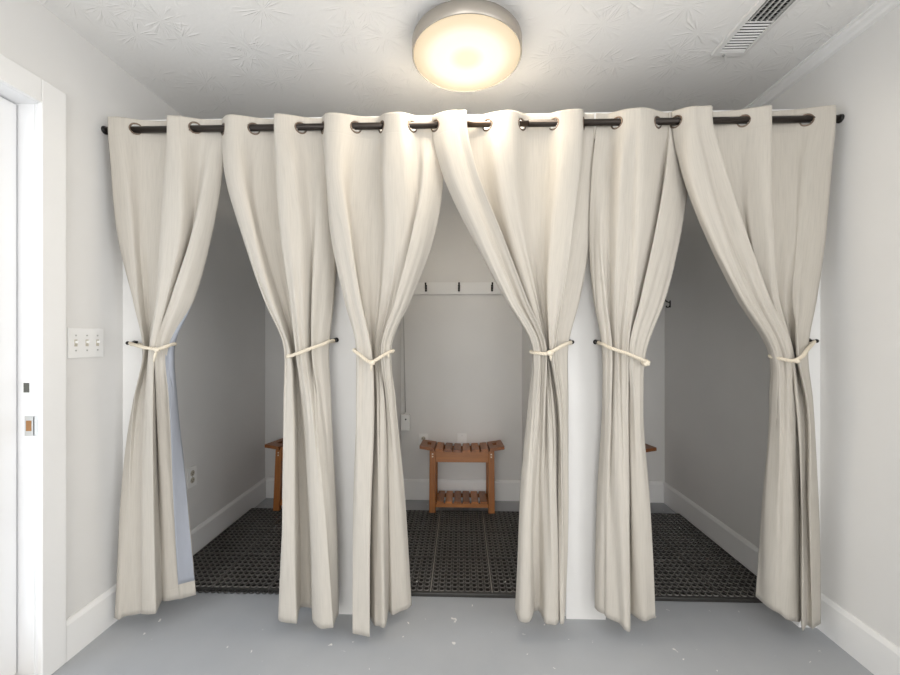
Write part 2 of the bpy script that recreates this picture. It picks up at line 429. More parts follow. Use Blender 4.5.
b = B(); base_along_y(b, P2[0], -1, YF + 0.04, YB); base_along_y(b, P2[1], 1, YF + 0.04, YB); struct('baseboard_partition_right', b, M_TRIM)
# crown moulding on the right wall
cp = [(XR, CZ), (XR - 0.042, CZ), (XR - 0.042, CZ - 0.008), (XR - 0.034, CZ - 0.012), (XR - 0.030, CZ - 0.022), (XR - 0.018, CZ - 0.030),
      (XR - 0.014, CZ - 0.040), (XR - 0.006, CZ - 0.043), (XR, CZ - 0.045)]
b = B(); profile(b, cp, 'Y', YR, YB); struct('trim_4', b, M_TRIM)

# door casing, jamb, storm door
b = B()
cw, ct = 0.087, 0.018
y1 = DY1 - 0.006
box(b, XL, XL + ct, y1, y1 + cw, 0, DZ + cw, 0.003)
box(b, XL, XL + ct, DY0 + 0.006 - cw, DY0 + 0.006, 0, DZ + cw, 0.003)
box(b, XL, XL + ct, DY0 + 0.006, y1, DZ, DZ + cw, 0.003)
struct('trim_5', b, M_TRIM)
d = struct_root('door_1', (XL, DY1, 0))
b = B()   # jamb boards (local: y = 0 is the far jamb face)
box(b, -WT, 0, 0, 0.02, 0, DZ); box(b, -WT, 0, DY0 - DY1 - 0.02, DY0 - DY1, 0, DZ); box(b, -WT, 0, DY0 - DY1 - 0.02, 0.02, DZ, DZ + 0.02)
box(b, -0.019, -0.015, -0.003, 0, 0, DZ)
link('jamb', b, M_DOOR, d)
b = B(); box(b, -WT - 0.04, 0.0, DY0 - DY1, -0.001, 0.0, 0.022, 0.004); link('sill', b, M_SILL, d)
b = B(); g = 0.005
sy0, sy1, sz0, sz1, st = DY0 - DY1 + g, -g, 0.03, DZ - g, 0.056
sx0, sx1 = -0.112, -0.078
box(b, sx0, sx1, sy1 - st, sy1, sz0, sz1, 0.003); box(b, sx0, sx1, sy0, sy0 + st, sz0, sz1, 0.003)
box(b, sx0, sx1, sy0 + st, sy1 - st, sz1 - st, sz1, 0.003); box(b, sx0, sx1, sy0 + st, sy1 - st, sz0, sz0 + 0.18, 0.003)
link('storm_door_frame', b, M_DOOR, d)
b = B(); box(b, -0.098, -0.092, sy0 + st, sy1 - st, sz0 + 0.18, sz1 - st); link('pane', b, M_GLASS, d)
# strike plates on the far jamb
b = B(); box(b, -0.062, -0.028, -0.0025, 0, 1.030, 1.105, 0.001); o = link('deadbolt_strike_plate', b, M_PLATE, d)
b = B(); box(b, -0.056, -0.034, -0.0035, -0.0005, 1.05, 1.085, 0.001); link('bolt_hole', b, simple('grey_bolt_hole', (0.10, 0.10, 0.085), 0.6), o)
b = B(); box(b, -0.052, -0.0, -0.003, 0, 0.892, 0.965, 0.001)
box(b, -0.001, 0.006, -0.006, 0.004, 0.905, 0.952, 0.0025); o = link('latch_strike_plate', b, M_STEEL, d)
o['label'] = 'worn steel latch strike plate with curved lip'
b = B(); box(b, -0.046, -0.026, -0.0042, -0.0005, 0.910, 0.948, 0.001); link('latch_hole', b, M_BRASSHOLE, o)
# ground outside
b = B(); box(b, -6, XL - WT - 0.18, -3, 5, -0.2, -0.1); o = struct('ground', b, M_GROUND)

# ------------------------------------------------------------------ curtains
ROWPY = [109, 125, 165, 240, 300, 350, 400, 500, 615]
TOPZ = 2.187
ROWZ = np.array([H - (p - 337.5) * 1.635 / FPX for p in ROWPY])
RODZ = 2.142

def hermite(xs, ys, q):
    """C1 interpolation with finite-difference tangents; xs ascending"""
    xs, ys, q = np.asarray(xs, float), np.asarray(ys, float), np.asarray(q, float)
    n = len(xs); dl = np.diff(ys) / np.diff(xs); m = np.zeros(n)
    m[0], m[-1] = dl[0], dl[-1]
    for i in range(1, n - 1):
        h0, h1 = xs[i] - xs[i - 1], xs[i + 1] - xs[i]
        m[i] = (dl[i - 1] * h1 + dl[i] * h0) / (h0 + h1)
        if dl[i - 1] * dl[i] <= 0: m[i] *= 0.35
    k = np.clip(np.searchsorted(xs, q) - 1, 0, n - 2)
    h = xs[k + 1] - xs[k]; t = (q - xs[k]) / h
    return ((2 * t**3 - 3 * t**2 + 1) * ys[k] + (t**3 - 2 * t**2 + t) * h * m[k] + (-2 * t**3 + 3 * t**2) * ys[k + 1] + (t**3 - t**2) * h * m[k + 1])

def curtain(label, cols, wr_seed, lined=None):
    """cols: list of (px per row [9], depth per row [9], hem z). Makes curtain > fabric panel, lining, grommets"""
    r = np.random.RandomState(wr_seed)
    nc = len(cols)
    NV = 96
    vs = np.concatenate([np.linspace(0, 0.05, 14), np.linspace(0.05, 1, NV - 13)[1:]])
    zq_top, K = TOPZ, 9
    cx = np.zeros((nc, len(vs))); cy = np.zeros_like(cx); cz = np.zeros_like(cx)
    for i, (pxs, dep, hz) in enumerate(cols):
        dep = list(dep)
        for q in (0, 1):
            if dep[q] > 0: dep[q] *= 0.62
        zt = zq_top + 0.2 * dep[0]
        z = zt + (hz - zt) * vs
        rows = ROWZ.copy(); rows[0] = zt; rows[-1] = hz
        s = -rows      # ascending
        px = hermite(s, pxs, -z); dp = hermite(s, dep, -z)
        y = YC + dp
        cx[i] = [X(a, bb) for a, bb in zip(px, y)]; cy[i] = y; cz[i] = z
    uq = np.linspace(0, nc - 1, (nc - 1) * K + 1); ui = np.arange(nc)
    nu = len(uq)
    PX = np.zeros((nu, len(vs))); PY = np.zeros_like(PX); PZ = np.zeros_like(PX)
    for j in range(len(vs)):
        PX[:, j] = hermite(ui, cx[:, j], uq); PY[:, j] = hermite(ui, cy[:, j], uq); PZ[:, j] = hermite(ui, cz[:, j], uq)
    # secondary creases: strongest around the tie, fading to the rod and hem
    tie = np.exp(-((PZ - 1.20) / 0.38) ** 2)
    f1, f2, p1, p2 = 1.15 + 0.3 * r.rand(), 1.9 + 0.5 * r.rand(), 6 * r.rand(), 6 * r.rand()
    low = np.clip((RODZ - 0.06 - PZ) / 0.3, 0, 1)
    U = uq[:, None] * np.ones_like(PZ)
    PY += tie * (0.0045 * np.sin(2 * PI * f1 * U + p1 + 0.8 * PZ) + 0.003 * np.sin(2 * PI * f2 * U + p2 - PZ))
    PY += low * 0.004 * np.sin(2 * PI * 0.55 * U + 5 * PZ + p2) * (0.5 + 0.5 * np.sin(2.3 * PZ + p1))
    PX += low * 0.0025 * np.sin(2 * PI * 0.5 * U + 6 * PZ + p1)
    PZ[:, 1:] += 0
    # top hem dips slightly between grommets
    # normals (towards the camera)
    P = np.stack([PX, PY, PZ], -1)
    du = np.gradient(P, axis=0); dv = np.gradient(P, axis=1)
    nrm = np.cross(dv, du); nrm /= (np.linalg.norm(nrm, axis=-1, keepdims=True) + 1e-9)
    # with u to the right and v down, dv x du points to... make sure the face side looks at the room (-y on average)
    if nrm[:, :, 1].mean() > 0: nrm = -nrm
    # cloth arc length along u at the rod, for the grommet holes
    jr = int(np.argmin(np.abs(PZ[0] - RODZ)))
    arc = np.concatenate([[0], np.cumsum(np.linalg.norm(np.diff(P[:, jr], axis=0), axis=1))])
    grom = []
    for i in range(nu - 1):
        a, c2 = PY[i, jr] - YC, PY[i + 1, jr] - YC
        if a * c2 < 0:
            t = a / (a - c2); grom.append((i + t, arc[i] + t * (arc[i + 1] - arc[i]), P[i, jr] * (1 - t) + P[i + 1, jr] * t, nrm[i, jr]))
    root = thing('curtain', label, 'curtain', (float(PX[:, 0].mean()), YC, 0.0), 'linen grommet curtains tied back along the rod')
    O = np.array(root.location)
    # uv lengths
    uvu = np.concatenate([[0], np.cumsum(np.linalg.norm(np.diff(P[:, 20], axis=0), axis=1))]) + r.rand() * 5
    def sheet(name, Q, mat, vlim, thick, holes=True, i0=0):
        bm = B(); uvl = bm.loops.layers.uv.new('UVMap')
        V = [[bm.verts.new(tuple(Q[i, j] - O)) for j in range(vlim)] for i in range(nu)]
        for i in range(i0, nu - 1):
            for j in range(vlim - 1):
                if holes:
                    am = 0.5 * (arc[i] + arc[i + 1]); zm = 0.5 * (PZ[i, j] + PZ[i, j + 1])
                    if any((am - g[1]) ** 2 + (zm - RODZ) ** 2 < 0.0215 ** 2 for g in grom): continue
                f = bm.faces.new((V[i][j], V[i][j + 1], V[i + 1][j + 1], V[i + 1][j]))
                for l, (a, c2) in zip(f.loops, ((i, j), (i, j + 1), (i + 1, j + 1), (i + 1, j))): l[uvl].uv = (uvu[a], -PZ[a, c2])
        loose = [v for v in bm.verts if not v.link_faces]
        bmesh.ops.delete(bm, geom=loose, context='VERTS')
        o = link(name, bm, mat, root, True, False)
        sm = o.modifiers.new('thickness', 'SOLIDIFY'); sm.thickness = thick; sm.offset = 0
        return o
    nv = len(vs)
    sheet('fabric_panel', P, M_FAB, nv, 0.0022)
    if lined is not None:
        lim = int(np.argmin(np.abs(PZ[nu // 2] - (PZ[nu // 2, -1] + 0.085)))) + 1
        lin = sheet('lining', P - nrm * 0.0055, M_LIN, lim, 0.001, True, int(lined * K))
        lin['label'] = 'grey blue lining on the back of the fabric'
    for k, (ui_, a, c, n) in enumerate(grom):
        bm = B(); torus(bm, Vector(c - O), Vector(n), 0.0225, 0.0036, 28, 8)
        link('grommet', bm, M_GROM, root, True)
    return root

F = -0.036; Bk = 0.038
def dz(*a): return list(a)
HZ = 0.045
# (px at photo rows 109,125,165,240,300,350,400,500,615), (depth offsets from the rod), hem height
A = [
 ([108,108,111,119,132,142,133,122,114], dz(F,F,-.03,-.01,.0,.012,.02,.015,.0), 0.044),
 ([120,120,124,131,138,145,135,126,120], dz(-0.03,-0.03,-.03,-.025,-.02,-.005,.0,-.005,-.012), 0.048),
 ([142,142,142,142,144,148,140,133,127], dz(0.014,0.014,0.012,0.01,0.014,.025,.018,.008,.0), 0.054),
 ([166,166,163,159,156,151,147,143,142], dz(Bk,Bk,.035,.028,.025,.025,.018,.012,.01), 0.06),
 ([168,168,166,161,156,149,146,143,142], dz(-0.037,-0.037,-.03,-.035,-.04,-.04,-.03,-.018,-.008), 0.07),
 ([179,179,180,178,167,156,153,153,156], dz(-0.03,-0.03,-.04,-.045,-.05,-.045,-.045,-.035,-.02), 0.082),
 ([201,201,199,191,174,160,157,158,162], dz(0.016,0.016,0.014,0.018,0.025,.025,.02,.03,.055), 0.086),
 ([212,212,207,191,172,157,158,163,167], dz(.03,.03,.0,-.03,-.04,-.045,-.01,.02,.05), 0.085),
 ([223,223,222,210,193,172,175,186,196], dz(.036,.036,.03,.02,.01,.0,.02,.06,.11), 0.078),
 ([224,224,221,203,186,165,168,173,179], dz(.042,.042,.045,.045,.03,-.02,-.015,.02,.07), 0.08),
]
Bc = [
 ([222,222,224,244,265,287,288,284,279], dz(.02,.02,.01,-.01,-.015,-.005,.0,.01,.02), 0.058),
 ([229,229,229,246,265,285,285,283,281], dz(-0.037,-0.037,-.045,-.05,-.05,-.04,-.035,-.03,-.02), 0.058),
 ([239,239,240,256,273,290,293,294,297], dz(-0.029,-0.029,-.045,-.05,-.05,-.045,-.04,-.035,-.03), 0.06),
 ([259,259,256,263,279,293,297,299,300], dz(0.014,0.014,0.012,0.012,0.012,.012,.03,.05,.07), 0.055),
 ([274,274,276,281,290,297,301,306,312], dz(Bk,Bk,.035,.03,.025,.02,.03,.05,.07), 0.055),
 ([275,275,277,282,290,296,303,309,313], dz(-0.037,-0.037,-.035,-.04,-.045,-.045,-.02,-.01,-.02), 0.058),
 ([286,286,291,299,302,305,310,316,322], dz(-0.029,-0.029,-.04,-.04,-.045,-.04,-.045,-.05,-.055), 0.06),
 ([306,306,309,313,313,313,315,324,331], dz(0.016,0.016,0.016,0.014,0.015,.015,-.03,-.05,-.055), 0.062),
 ([318,318,318,317,314,313,319,328,334], dz(.040,.040,.02,-.01,-.025,-.03,-.02,-.03,-.04), 0.064),
 ([332,332,334,336,333,328,331,336,338], dz(.036,.036,.045,.05,.045,.02,.02,.02,.02), 0.065),
]
Cc = [
 ([322,322,325,332,345,357,356,354,353], dz(.02,.02,.01,-.015,-.02,-.01,-.02,-.03,-.035), 0.045),
 ([328,328,327,335,347,358,358,356,355], dz(-0.037,-0.037,-.045,-.05,-.05,-.045,-.05,-.055,-.06), 0.043),
 ([341,341,339,351,361,371,373,371,369], dz(-0.03,-0.03,-.05,-.055,-.055,-.05,-.05,-.06,-.07), 0.043),
 ([361,361,355,352,359,370,372,370,369], dz(0.014,0.014,0.014,0.018,0.025,.03,.03,.03,.03), 0.048),
 ([377,377,378,377,376,374,376,375,374], dz(0.03,0.03,.03,.02,.02,.025,.02,.0,-.01), 0.05),
 ([386,386,385,387,383,377,378,378,378], dz(-0.024,-0.024,-.03,-.015,.0,.015,-.01,-.02,-.025), 0.05),
 ([400,400,403,404,394,381,383,384,385], dz(-0.034,-0.034,-.03,-.01,.0,.01,-.01,-.02,-.02), 0.05),
 ([416,416,418,413,398,382,386,388,389], dz(0.018,0.018,.02,.01,.015,.015,.03,.05,.065), 0.05),
 ([424,424,424,412,396,381,386,390,393], dz(.03,.03,.0,-.035,-.045,-.045,.0,.03,.05), 0.048),
 ([434,434,434,423,404,387,391,399,404], dz(.036,.036,.02,-.01,-.02,-.03,-.01,.04,.08), 0.045),
 ([440,440,443,433,411,391,395,405,411], dz(.040,.040,.045,.045,.03,.0,.03,.08,.12), 0.043),
]
Dc = [
 ([432,432,440,473,505,532,529,520,515], dz(.02,.02,.0,-.015,-.01,.01,.02,.02,.04), 0.085),
 ([444,444,448,479,508,534,532,524,519], dz(-.03,-.03,-.045,-.05,-.05,-.04,-.03,-.03,-.02), 0.085),
 ([455,455,460,489,515,539,537,531,528], dz(-.045,-.045,-.05,-.05,-.05,-.05,-.04,-.04,-.03), 0.085),
 ([459,459,466,494,519,541,540,535,534], dz(-.04,-.04,-.035,-.03,-.03,-.035,-.02,.01,.03), 0.085),
 ([466,466,474,503,526,546,545,540,538], dz(-.04,-.04,-.045,-.055,-.055,-.045,-.03,.0,.04), 0.085),
 ([468,468,471,495,517,541,545,545,543], dz(Bk,Bk,.03,.025,.02,.02,-.0,-.01,.0), 0.08),
 ([483,483,485,503,522,543,548,549,548], dz(0.016,0.016,.025,.02,.02,.02,-.02,-.03,-.03), 0.078),
 ([494,494,498,513,531,546,551,553,554], dz(-0.016,-0.016,-.03,-.03,-.025,-.01,-.03,-.035,-.03), 0.076),
 ([511,511,513,524,537,547,553,556,558], dz(-0.034,-0.034,-.03,-.015,.0,.01,-.02,-.025,-.02), 0.076),
 ([530,530,530,533,540,548,555,558,560], dz(Bk,Bk,.03,.02,.025,.03,.03,.03,.03), 0.076),
 ([549,549,547,545,545,549,556,558,560], dz(0.018,0.018,.03,.01,.01,.02,.03,.03,.03), 0.076),
 ([562,562,560,553,549,550,557,559,560], dz(-0.022,-0.022,-.035,-.04,-.045,-.04,-.01,-.01,-.015), 0.076),
 ([580,580,579,571,562,555,560,562,563], dz(-.034,-.034,-.038,-.045,-.05,-.05,-.02,-.02,-.025), 0.076),
 ([585,585,582,571,561,556,562,564,564], dz(.036,.036,.025,.01,.005,.0,.0,.01,.02), 0.08),
 ([594,594,594,590,579,568,569,568,565], dz(.042,.042,.045,.045,.04,.025,.03,.03,.04), 0.08),
]
Ec = [
 ([596,596,592,590,594,602,602,598,594], dz(.03,.03,.03,.03,.025,.02,.04,.05,.06), 0.09),
 ([601,601,598,595,598,604,605,601,598], dz(.035,.035,.025,.01,.0,-.005,.01,.02,.04), 0.09),
 ([607,607,604,602,606,611,610,607,604], dz(Bk,Bk,.025,-.005,-.015,-.025,-.015,.0,.02), 0.09),
 ([612,612,611,608,608,611,612,609,607], dz(0.022,0.022,.02,.01,.01,.01,.0,.0,.01), 0.085),
 ([625,625,622,619,616,616,616,617,618], dz(-0.022,-0.022,-.035,-.03,-.03,-.03,-.03,-.025,-.015), 0.078),
 ([636,636,633,629,624,621,622,624,626], dz(-0.034,-0.034,-.025,-.02,-.02,-.015,-.03,-.04,-.035), 0.066),
 ([645,645,643,639,633,627,627,629,630], dz(F,F,-.035,-.035,-.035,-.035,-.02,-.03,-.03), 0.06),
 ([666,666,664,655,643,631,628,629,630], dz(Bk,Bk,.03,.02,.015,.01,.03,.04,.06), 0.066),
 ([670,670,667,655,641,629,630,632,634], dz(.03,.03,.0,-.025,-.035,-.04,-.01,.01,.03), 0.074),
 ([681,681,679,668,653,638,637,642,646], dz(.036,.036,.02,.0,-.015,-.025,-.02,-.005,.01), 0.072),
 ([692,692,690,680,665,646,643,650,655], dz(.042,.042,.045,.04,.03,.01,.02,.03,.03), 0.07),
]
Fc = [
 ([672,672,679,706,737,769,770,762,756], dz(.02,.02,.0,-.01,.0,.01,.02,.05,.09), 0.13),
 ([686,686,688,712,741,771,773,767,762], dz(-.03,-.03,-.045,-.045,-.045,-.035,-.02,.01,.06), 0.125),
 ([695,695,702,724,750,777,780,777,773], dz(-.045,-.045,-.05,-.05,-.05,-.05,-.045,-.03,.02), 0.12),
 ([700,700,708,730,755,780,784,783,780], dz(-.042,-.042,-.035,-.03,-.03,-.035,-.045,-.03,.01), 0.11),
 ([712,712,722,746,769,791,791,790,788], dz(-.04,-.04,-.045,-.055,-.055,-.045,-.045,-.035,-.0), 0.095),
 ([711,711,716,736,760,786,794,796,796], dz(Bk,Bk,.03,.025,.02,.02,.0,-.005,.005), 0.085),
 ([736,736,737,747,763,787,796,798,799], dz(0.016,0.016,0.014,0.016,0.02,.02,.01,.01,.01), 0.08),
 ([753,753,751,754,768,789,797,800,801], dz(-0.016,-0.016,-0.012,-0.014,-0.014,-.015,.02,.02,.03), 0.076),
 ([771,771,771,772,776,791,798,801,803], dz(-0.038,-0.038,-.04,-.04,-.035,-.02,-.03,-.035,-.025), 0.07),
 ([770,770,771,772,776,792,801,804,805], dz(Bk,Bk,.03,.03,.03,.03,.02,.01,.01), 0.064),
 ([797,797,796,793,787,794,804,807,808], dz(0.018,0.018,0.014,0.012,0.018,.02,.02,.015,.02), 0.06),
 ([815,815,808,802,797,797,806,810,812], dz(-0.012,-0.012,-0.008,-0.004,-0.01,-.035,-.02,-.015,.0), 0.06),
 ([836,836,833,825,815,807,813,818,821], dz(-0.03,-0.03,-.02,-.005,.01,.01,.02,.02,.03), 0.062),
]
curtain('oatmeal linen curtain beside the doorway, grey lining showing along its turned edge', A, 1, 7.4)
curtain('oatmeal linen curtain left of the left partition, roped to the hook on its right', Bc, 2)
curtain('oatmeal linen curtain left of the middle stall, tied low with a V of rope', Cc, 3)
curtain('oatmeal linen curtain right of the middle stall, swept from a peak below the lamp', Dc, 4)
curtain('narrow linen curtain left of the right stall, held by a diagonal rope with knotted end', Ec, 5)
curtain('oatmeal linen curtain against the right wall, gathered by rope near the wall', Fc, 6)

# ------------------------------------------------------------------ rod
rod = thing('curtain_rod', 'long dark bronze curtain rod running wall to wall through the grommets', 'curtain rod', (0, YC, RODZ))
b = B(); cyl(b, (XL + 0.010, 0, 0), (0.02, 0, 0), 0.0135, n=20); link('rod', b, M_ROD, rod, True)
b = B(); cyl(b, (0.28, 0, 0), (XR - 0.010, 0, 0), 0.0135, n=20); link('rod', b, M_ROD, rod, True)
b = B(); cyl(b, (0.02, 0, 0), (0.28, 0, 0), 0.0118, n=20); o = link('inner_rod', b, simple('brown_bronze_metal', (0.07, 0.048, 0.034), 0.35, 0.6), rod, True)
o['label'] = 'slimmer brown middle section of the rod'
for s, x in ((1, XL), (-1, XR)):
    b = B(); lathe(b, [(0.017, 0), (0.017, s * 0.004), (0.0155, s * 0.006), (0.0152, s * 0.010), (0.014, s * 0.011)], (x, 0, 0), 24, 'X'); link('wall_socket', b, M_BLACK, rod, True)
b = B(); cyl(b, (0, 0.0, 0.016), (0, YF - YC, 0.016), 0.006); cyl(b, (0, YF - YC - 0.006, 0.016), (0, YF - YC, 0.016), 0.022); torus(b, (0, 0, 0), (1, 0, 0), 0.0175, 0.004)
link('bracket', b, M_BLACK, rod, True)

# ------------------------------------------------------------------ hooks and tie ropes
def hook(px, py, s, label, YF=PF):
    """s: +1 hook tip points to +x; fixed on the stall framing (front plane YF)"""
    x = X(px, YF - 0.02); z = Z(py, x, YF - 0.02)
    t = thing('holdback_hook', label, 'hook', (x, YF, z), 'black holdback hooks on the stall framing')
    b = B(); lathe(b, [(0.011, 0), (0.011, -0.003), (0.008, -0.006)], (0, 0, 0), 20, 'Y'); link('base_plate', b, M_BLACK, t, True)
    b = B()
    pts = [(0, -0.004, 0), (0, -0.02, 0), (s * 0.004, -0.03, 0), (s * 0.014, -0.036, 0), (s * 0.032, -0.036, 0.001), (s * 0.042, -0.034, 0.006)]
    tube(b, pts, [0.006, 0.006, 0.006, 0.006, 0.0062, 0.005], 10)
    link('hook_arm', b, M_BLACK, t, True)
    b = B(); bmesh.ops.create_uvsphere(b, u_segments=14, v_segments=10, radius=0.0085, matrix=Matrix.Translation((-s * 0.002, -0.034, 0)))
    link('knob', b, M_BLACK, t, True)
    return Vector((x, YF - 0.028, z))

def rope(label, pts, ends=None, knot=None, r=0.0050, turns_per_m=34):
    """two strands twisted round a smooth closed-ish path of world points"""
    pts = [Vector(p) for p in pts]
    arr = np.array([tuple(p) for p in pts]); cum = np.concatenate([[0], np.cumsum(np.linalg.norm(np.diff(arr, axis=0), axis=1))])
    L = cum[-1]; n = int(L / 0.004)
    s = np.linspace(0, L, n)
    path = [Vector((float(hermite(cum, arr[:, 0], [q])[0]), float(hermite(cum, arr[:, 1], [q])[0]), float(hermite(cum, arr[:, 2], [q])[0]))) for q in s]
    t = thing('tieback_rope', label, 'rope', tuple(path[0]), 'cream tieback ropes')
    O = path[0]
    for ph in (0, 2 * PI / 3, 4 * PI / 3):
        q = []
        for i, p in enumerate(path):
            d = (path[min(i + 1, n - 1)] - path[max(i - 1, 0)]).normalized()
            u = d.cross(Vector((0.1, 0.05, 1))).normalized(); w = d.cross(u)
            a = ph + s[i] * turns_per_m * 2 * PI
            q.append(p - O + (u * math.cos(a) + w * math.sin(a)) * r * 0.85)
        b = B(); tube(b, q, r * 0.68, 8); link('strand', b, M_ROPE, t, True)
    if knot is not None:
        b = B(); bmesh.ops.create_icosphere(b, subdivisions=3, radius=knot[1])
        for v in b.verts:
            v.co *= 1 + 0.12 * math.sin(6 * v.co.x / knot[1] + 4 * v.co.z / knot[1])
            v.co.x *= 1.25; v.co += Vector(knot[0]) - O
        link('knot', b, M_ROPE, t, True)
    if ends:
        for e in ends:
            b = B(); e0 = Vector(e[0]) - O; e1 = Vector(e[1]) - O
            tube(b, [e0, e0.lerp(e1, .5) + Vector((0, -0.003, 0)), e1], [0.004, 0.0055, 0.003], 8); link('tassel_end', b, M_ROPE, t, True)
    return t

def W(px, py, y):
    x = X(px, y); return (x, y, Z(py, x, y))

FR = YC - 0.068   # just in front of the gathered pleats
BKP = YC + 0.046  # just behind them
h1 = hook(131, 343, 1, 'black holdback hook on the post by the light switches', 1.725)
h2 = hook(335, 340, -1, 'black holdback hook on the left partition, beside the diagonal rope')
h3 = hook(362, 352, 1, 'black holdback hook on the left partition, behind the low V rope')
h4 = hook(571, 342, -1, 'left black holdback hook on the right partition')
h5 = hook(597, 342, 1, 'right black holdback hook on the right partition')
h6 = hook(813, 341, -1, 'black holdback hook on the post against the right wall', 1.725)
def loop(hk, front, back):
    return [tuple(hk)] + front + back + [tuple(hk + Vector((0, 0.004, -0.006)))]
rope('cream rope tied round the curtain beside the doorway', loop(h1, [W(139, 346, YC - .035), W(148, 348, FR), W(157, 349, FR), W(168, 346, YC - .05), W(174, 344, YC - .01)], [W(172, 345, BKP), W(150, 345, BKP + .005)]),
     knot=(W(157, 350, FR - .002), 0.009), ends=[(W(157, 350, FR), W(154, 362, FR))])
rope('cream rope slanting up to the hook by the left partition', loop(h2, [W(326, 343, YC - .03), W(312, 348, FR + .005), W(299, 353, FR), W(290, 356, YC - .05), W(286, 357, YC - .01)], [W(290, 354, BKP - .005), W(312, 348, BKP), W(328, 342, BKP)]),
     knot=(W(289, 356, YC - .05), 0.008))
rope('cream rope hanging in a V on the curtain left of the middle stall', loop(h3, [W(354, 350, YC - .03), W(360, 355, FR), W(371, 362, FR - .015), W(381, 357, FR - .005), W(388, 353, YC - .04), W(393, 351, YC)], [W(388, 351, BKP), W(372, 352, BKP + .003)]),
     knot=(W(372, 363, FR - .016), 0.010), ends=[(W(372, 363, FR - .015), W(371, 371, FR - .012)), (W(388, 353, YC - .045), W(389, 358, YC - .04))])
rope('cream rope knotted round the curtain right of the middle stall', loop(h4, [W(562, 346, YC - .045), W(553, 351, FR - .004), W(546, 354, FR - .004), W(538, 353, FR + .01), W(531, 352, YC)], [W(535, 350, BKP - .008), W(552, 346, BKP), W(566, 343, BKP)]),
     knot=(W(550, 353, FR - .006), 0.011), ends=[(W(550, 353, FR - .006), W(551, 361, FR))])
rope('cream rope falling diagonally to a round knot by the right stall', loop(h5, [W(606, 346, YC - .035), W(616, 350, FR + .008), W(628, 354, FR + .008), W(640, 359, YC - .06), W(648, 363, YC - .03)], [W(645, 360, BKP - .01), W(625, 352, BKP), W(604, 344, BKP)]),
     knot=(W(646, 363, YC - .045), 0.013))
rope('cream rope gathered round the curtain against the right wall', loop(h6, [W(807, 350, YC - .035), W(800, 358, FR), W(792, 361, FR - .002), W(782, 359, FR + .005), W(772, 357, YC - .02)], [W(775, 354, BKP - .005), W(795, 350, BKP), W(808, 344, BKP)]),
     knot=(W(797, 361, FR - .002), 0.009))

# ------------------------------------------------------------------ ceiling lamp
LR = 0.221
lamp = thing('ceiling_lamp', 'round flush ceiling lamp with lit cream diffuser and nickel rim', 'lamp', (0.022, 1.585, CZ))
b = B(); lathe(b, [(0.18, 0), (0.19, -0.032), (0.05, -0.034)], n=64); link('ceiling_pan', b, M_LAMPRIM, lamp, True)
b = B(); lathe(b, [(LR - 0.006, -0.030), (LR, -0.034), (LR, -0.084), (LR - 0.003, -0.0865), (LR - 0.006, -0.084), (LR - 0.006, -0.030)], n=72)
link('rim', b, M_LAMPRIM, lamp, True)
b = B(); lathe(b, [(LR - 0.007, -0.078), (LR - 0.007, -0.0845), (LR * 0.7, -0.0875), (LR * 0.3, -0.089), (0.01, -0.0895)], n=72)
for f in b.faces: f.smooth = True
link('diffuser', b, M_DIFF, lamp, True)

# ------------------------------------------------------------------ ceiling vent
VX0, VX1, VY0, VY1 = 1.072, 1.222, 1.345, 1.712
vent = thing('ceiling_vent', 'white slotted air vent in the ceiling near the right wall', 'vent', ((VX0 + VX1) / 2, (VY0 + VY1) / 2, CZ))
hw, hl = (VX1 - VX0) / 2, (VY1 - VY0) / 2
b = B(); t0 = -0.008
bw = 0.022
profile(b, [(-hw, 0), (-hw + 0.004, t0), (-hw + bw, t0 - 0.002), (-hw + bw, 0)], 'Y', -hl, hl)
profile(b, [(hw, 0), (hw - 0.004, t0), (hw - bw, t0 - 0.002), (hw - bw, 0)], 'Y', -hl, hl)
box(b, -hw + bw, hw - bw, -hl, -hl + bw, t0 - 0.002, 0); box(b, -hw + bw, hw - bw, hl - bw, hl, t0 - 0.002, 0)
link('frame', b, M_VENT, vent)
b = B(); box(b, -hw + bw, hw - bw, -hl + bw, hl - bw, -0.0015, -0.0005); link('duct_opening', b, M_DARK, vent)
b = B(); n = 22; ly0, ly1 = -hl + bw, hl - bw
for i in range(n):
    y = ly0 + (i + 0.5) * (ly1 - ly0) / n
    dy, zl = (0.0022, -0.0064) if y > 0.005 else (-0.0034, -0.0098)
    vsx = [b.verts.new(p) for p in ((-hw + bw, y - dy, -0.0025), (hw - bw, y - dy, -0.0025), (hw - bw, y + dy, zl), (-hw + bw, y + dy, zl))]
    vs2 = [b.verts.new(v.co + Vector((0, 0.0012, 0.0012))) for v in vsx]
    b.faces.new(vsx); b.faces.new(vs2[::-1])
    for k in range(4): b.faces.new((vsx[k], vs2[k], vs2[(k + 1) % 4], vsx[(k + 1) % 4]))
link('louvres', b, M_VENT, vent)
b = B(); [box(b, k * 0.0215 - 0.0009, k * 0.0215 + 0.0009, ly0, 0.0, -0.0105, -0.0015) for k in (-2, -1, 0, 1, 2)]
link('divider', b, M_VENT, vent)
b = B(); box(b, 0.0 - 0.03, 0.0 - 0.022, hl - 0.016, hl - 0.008, -0.018, -0.01, 0.001); link('damper_lever', b, M_STEEL, vent)

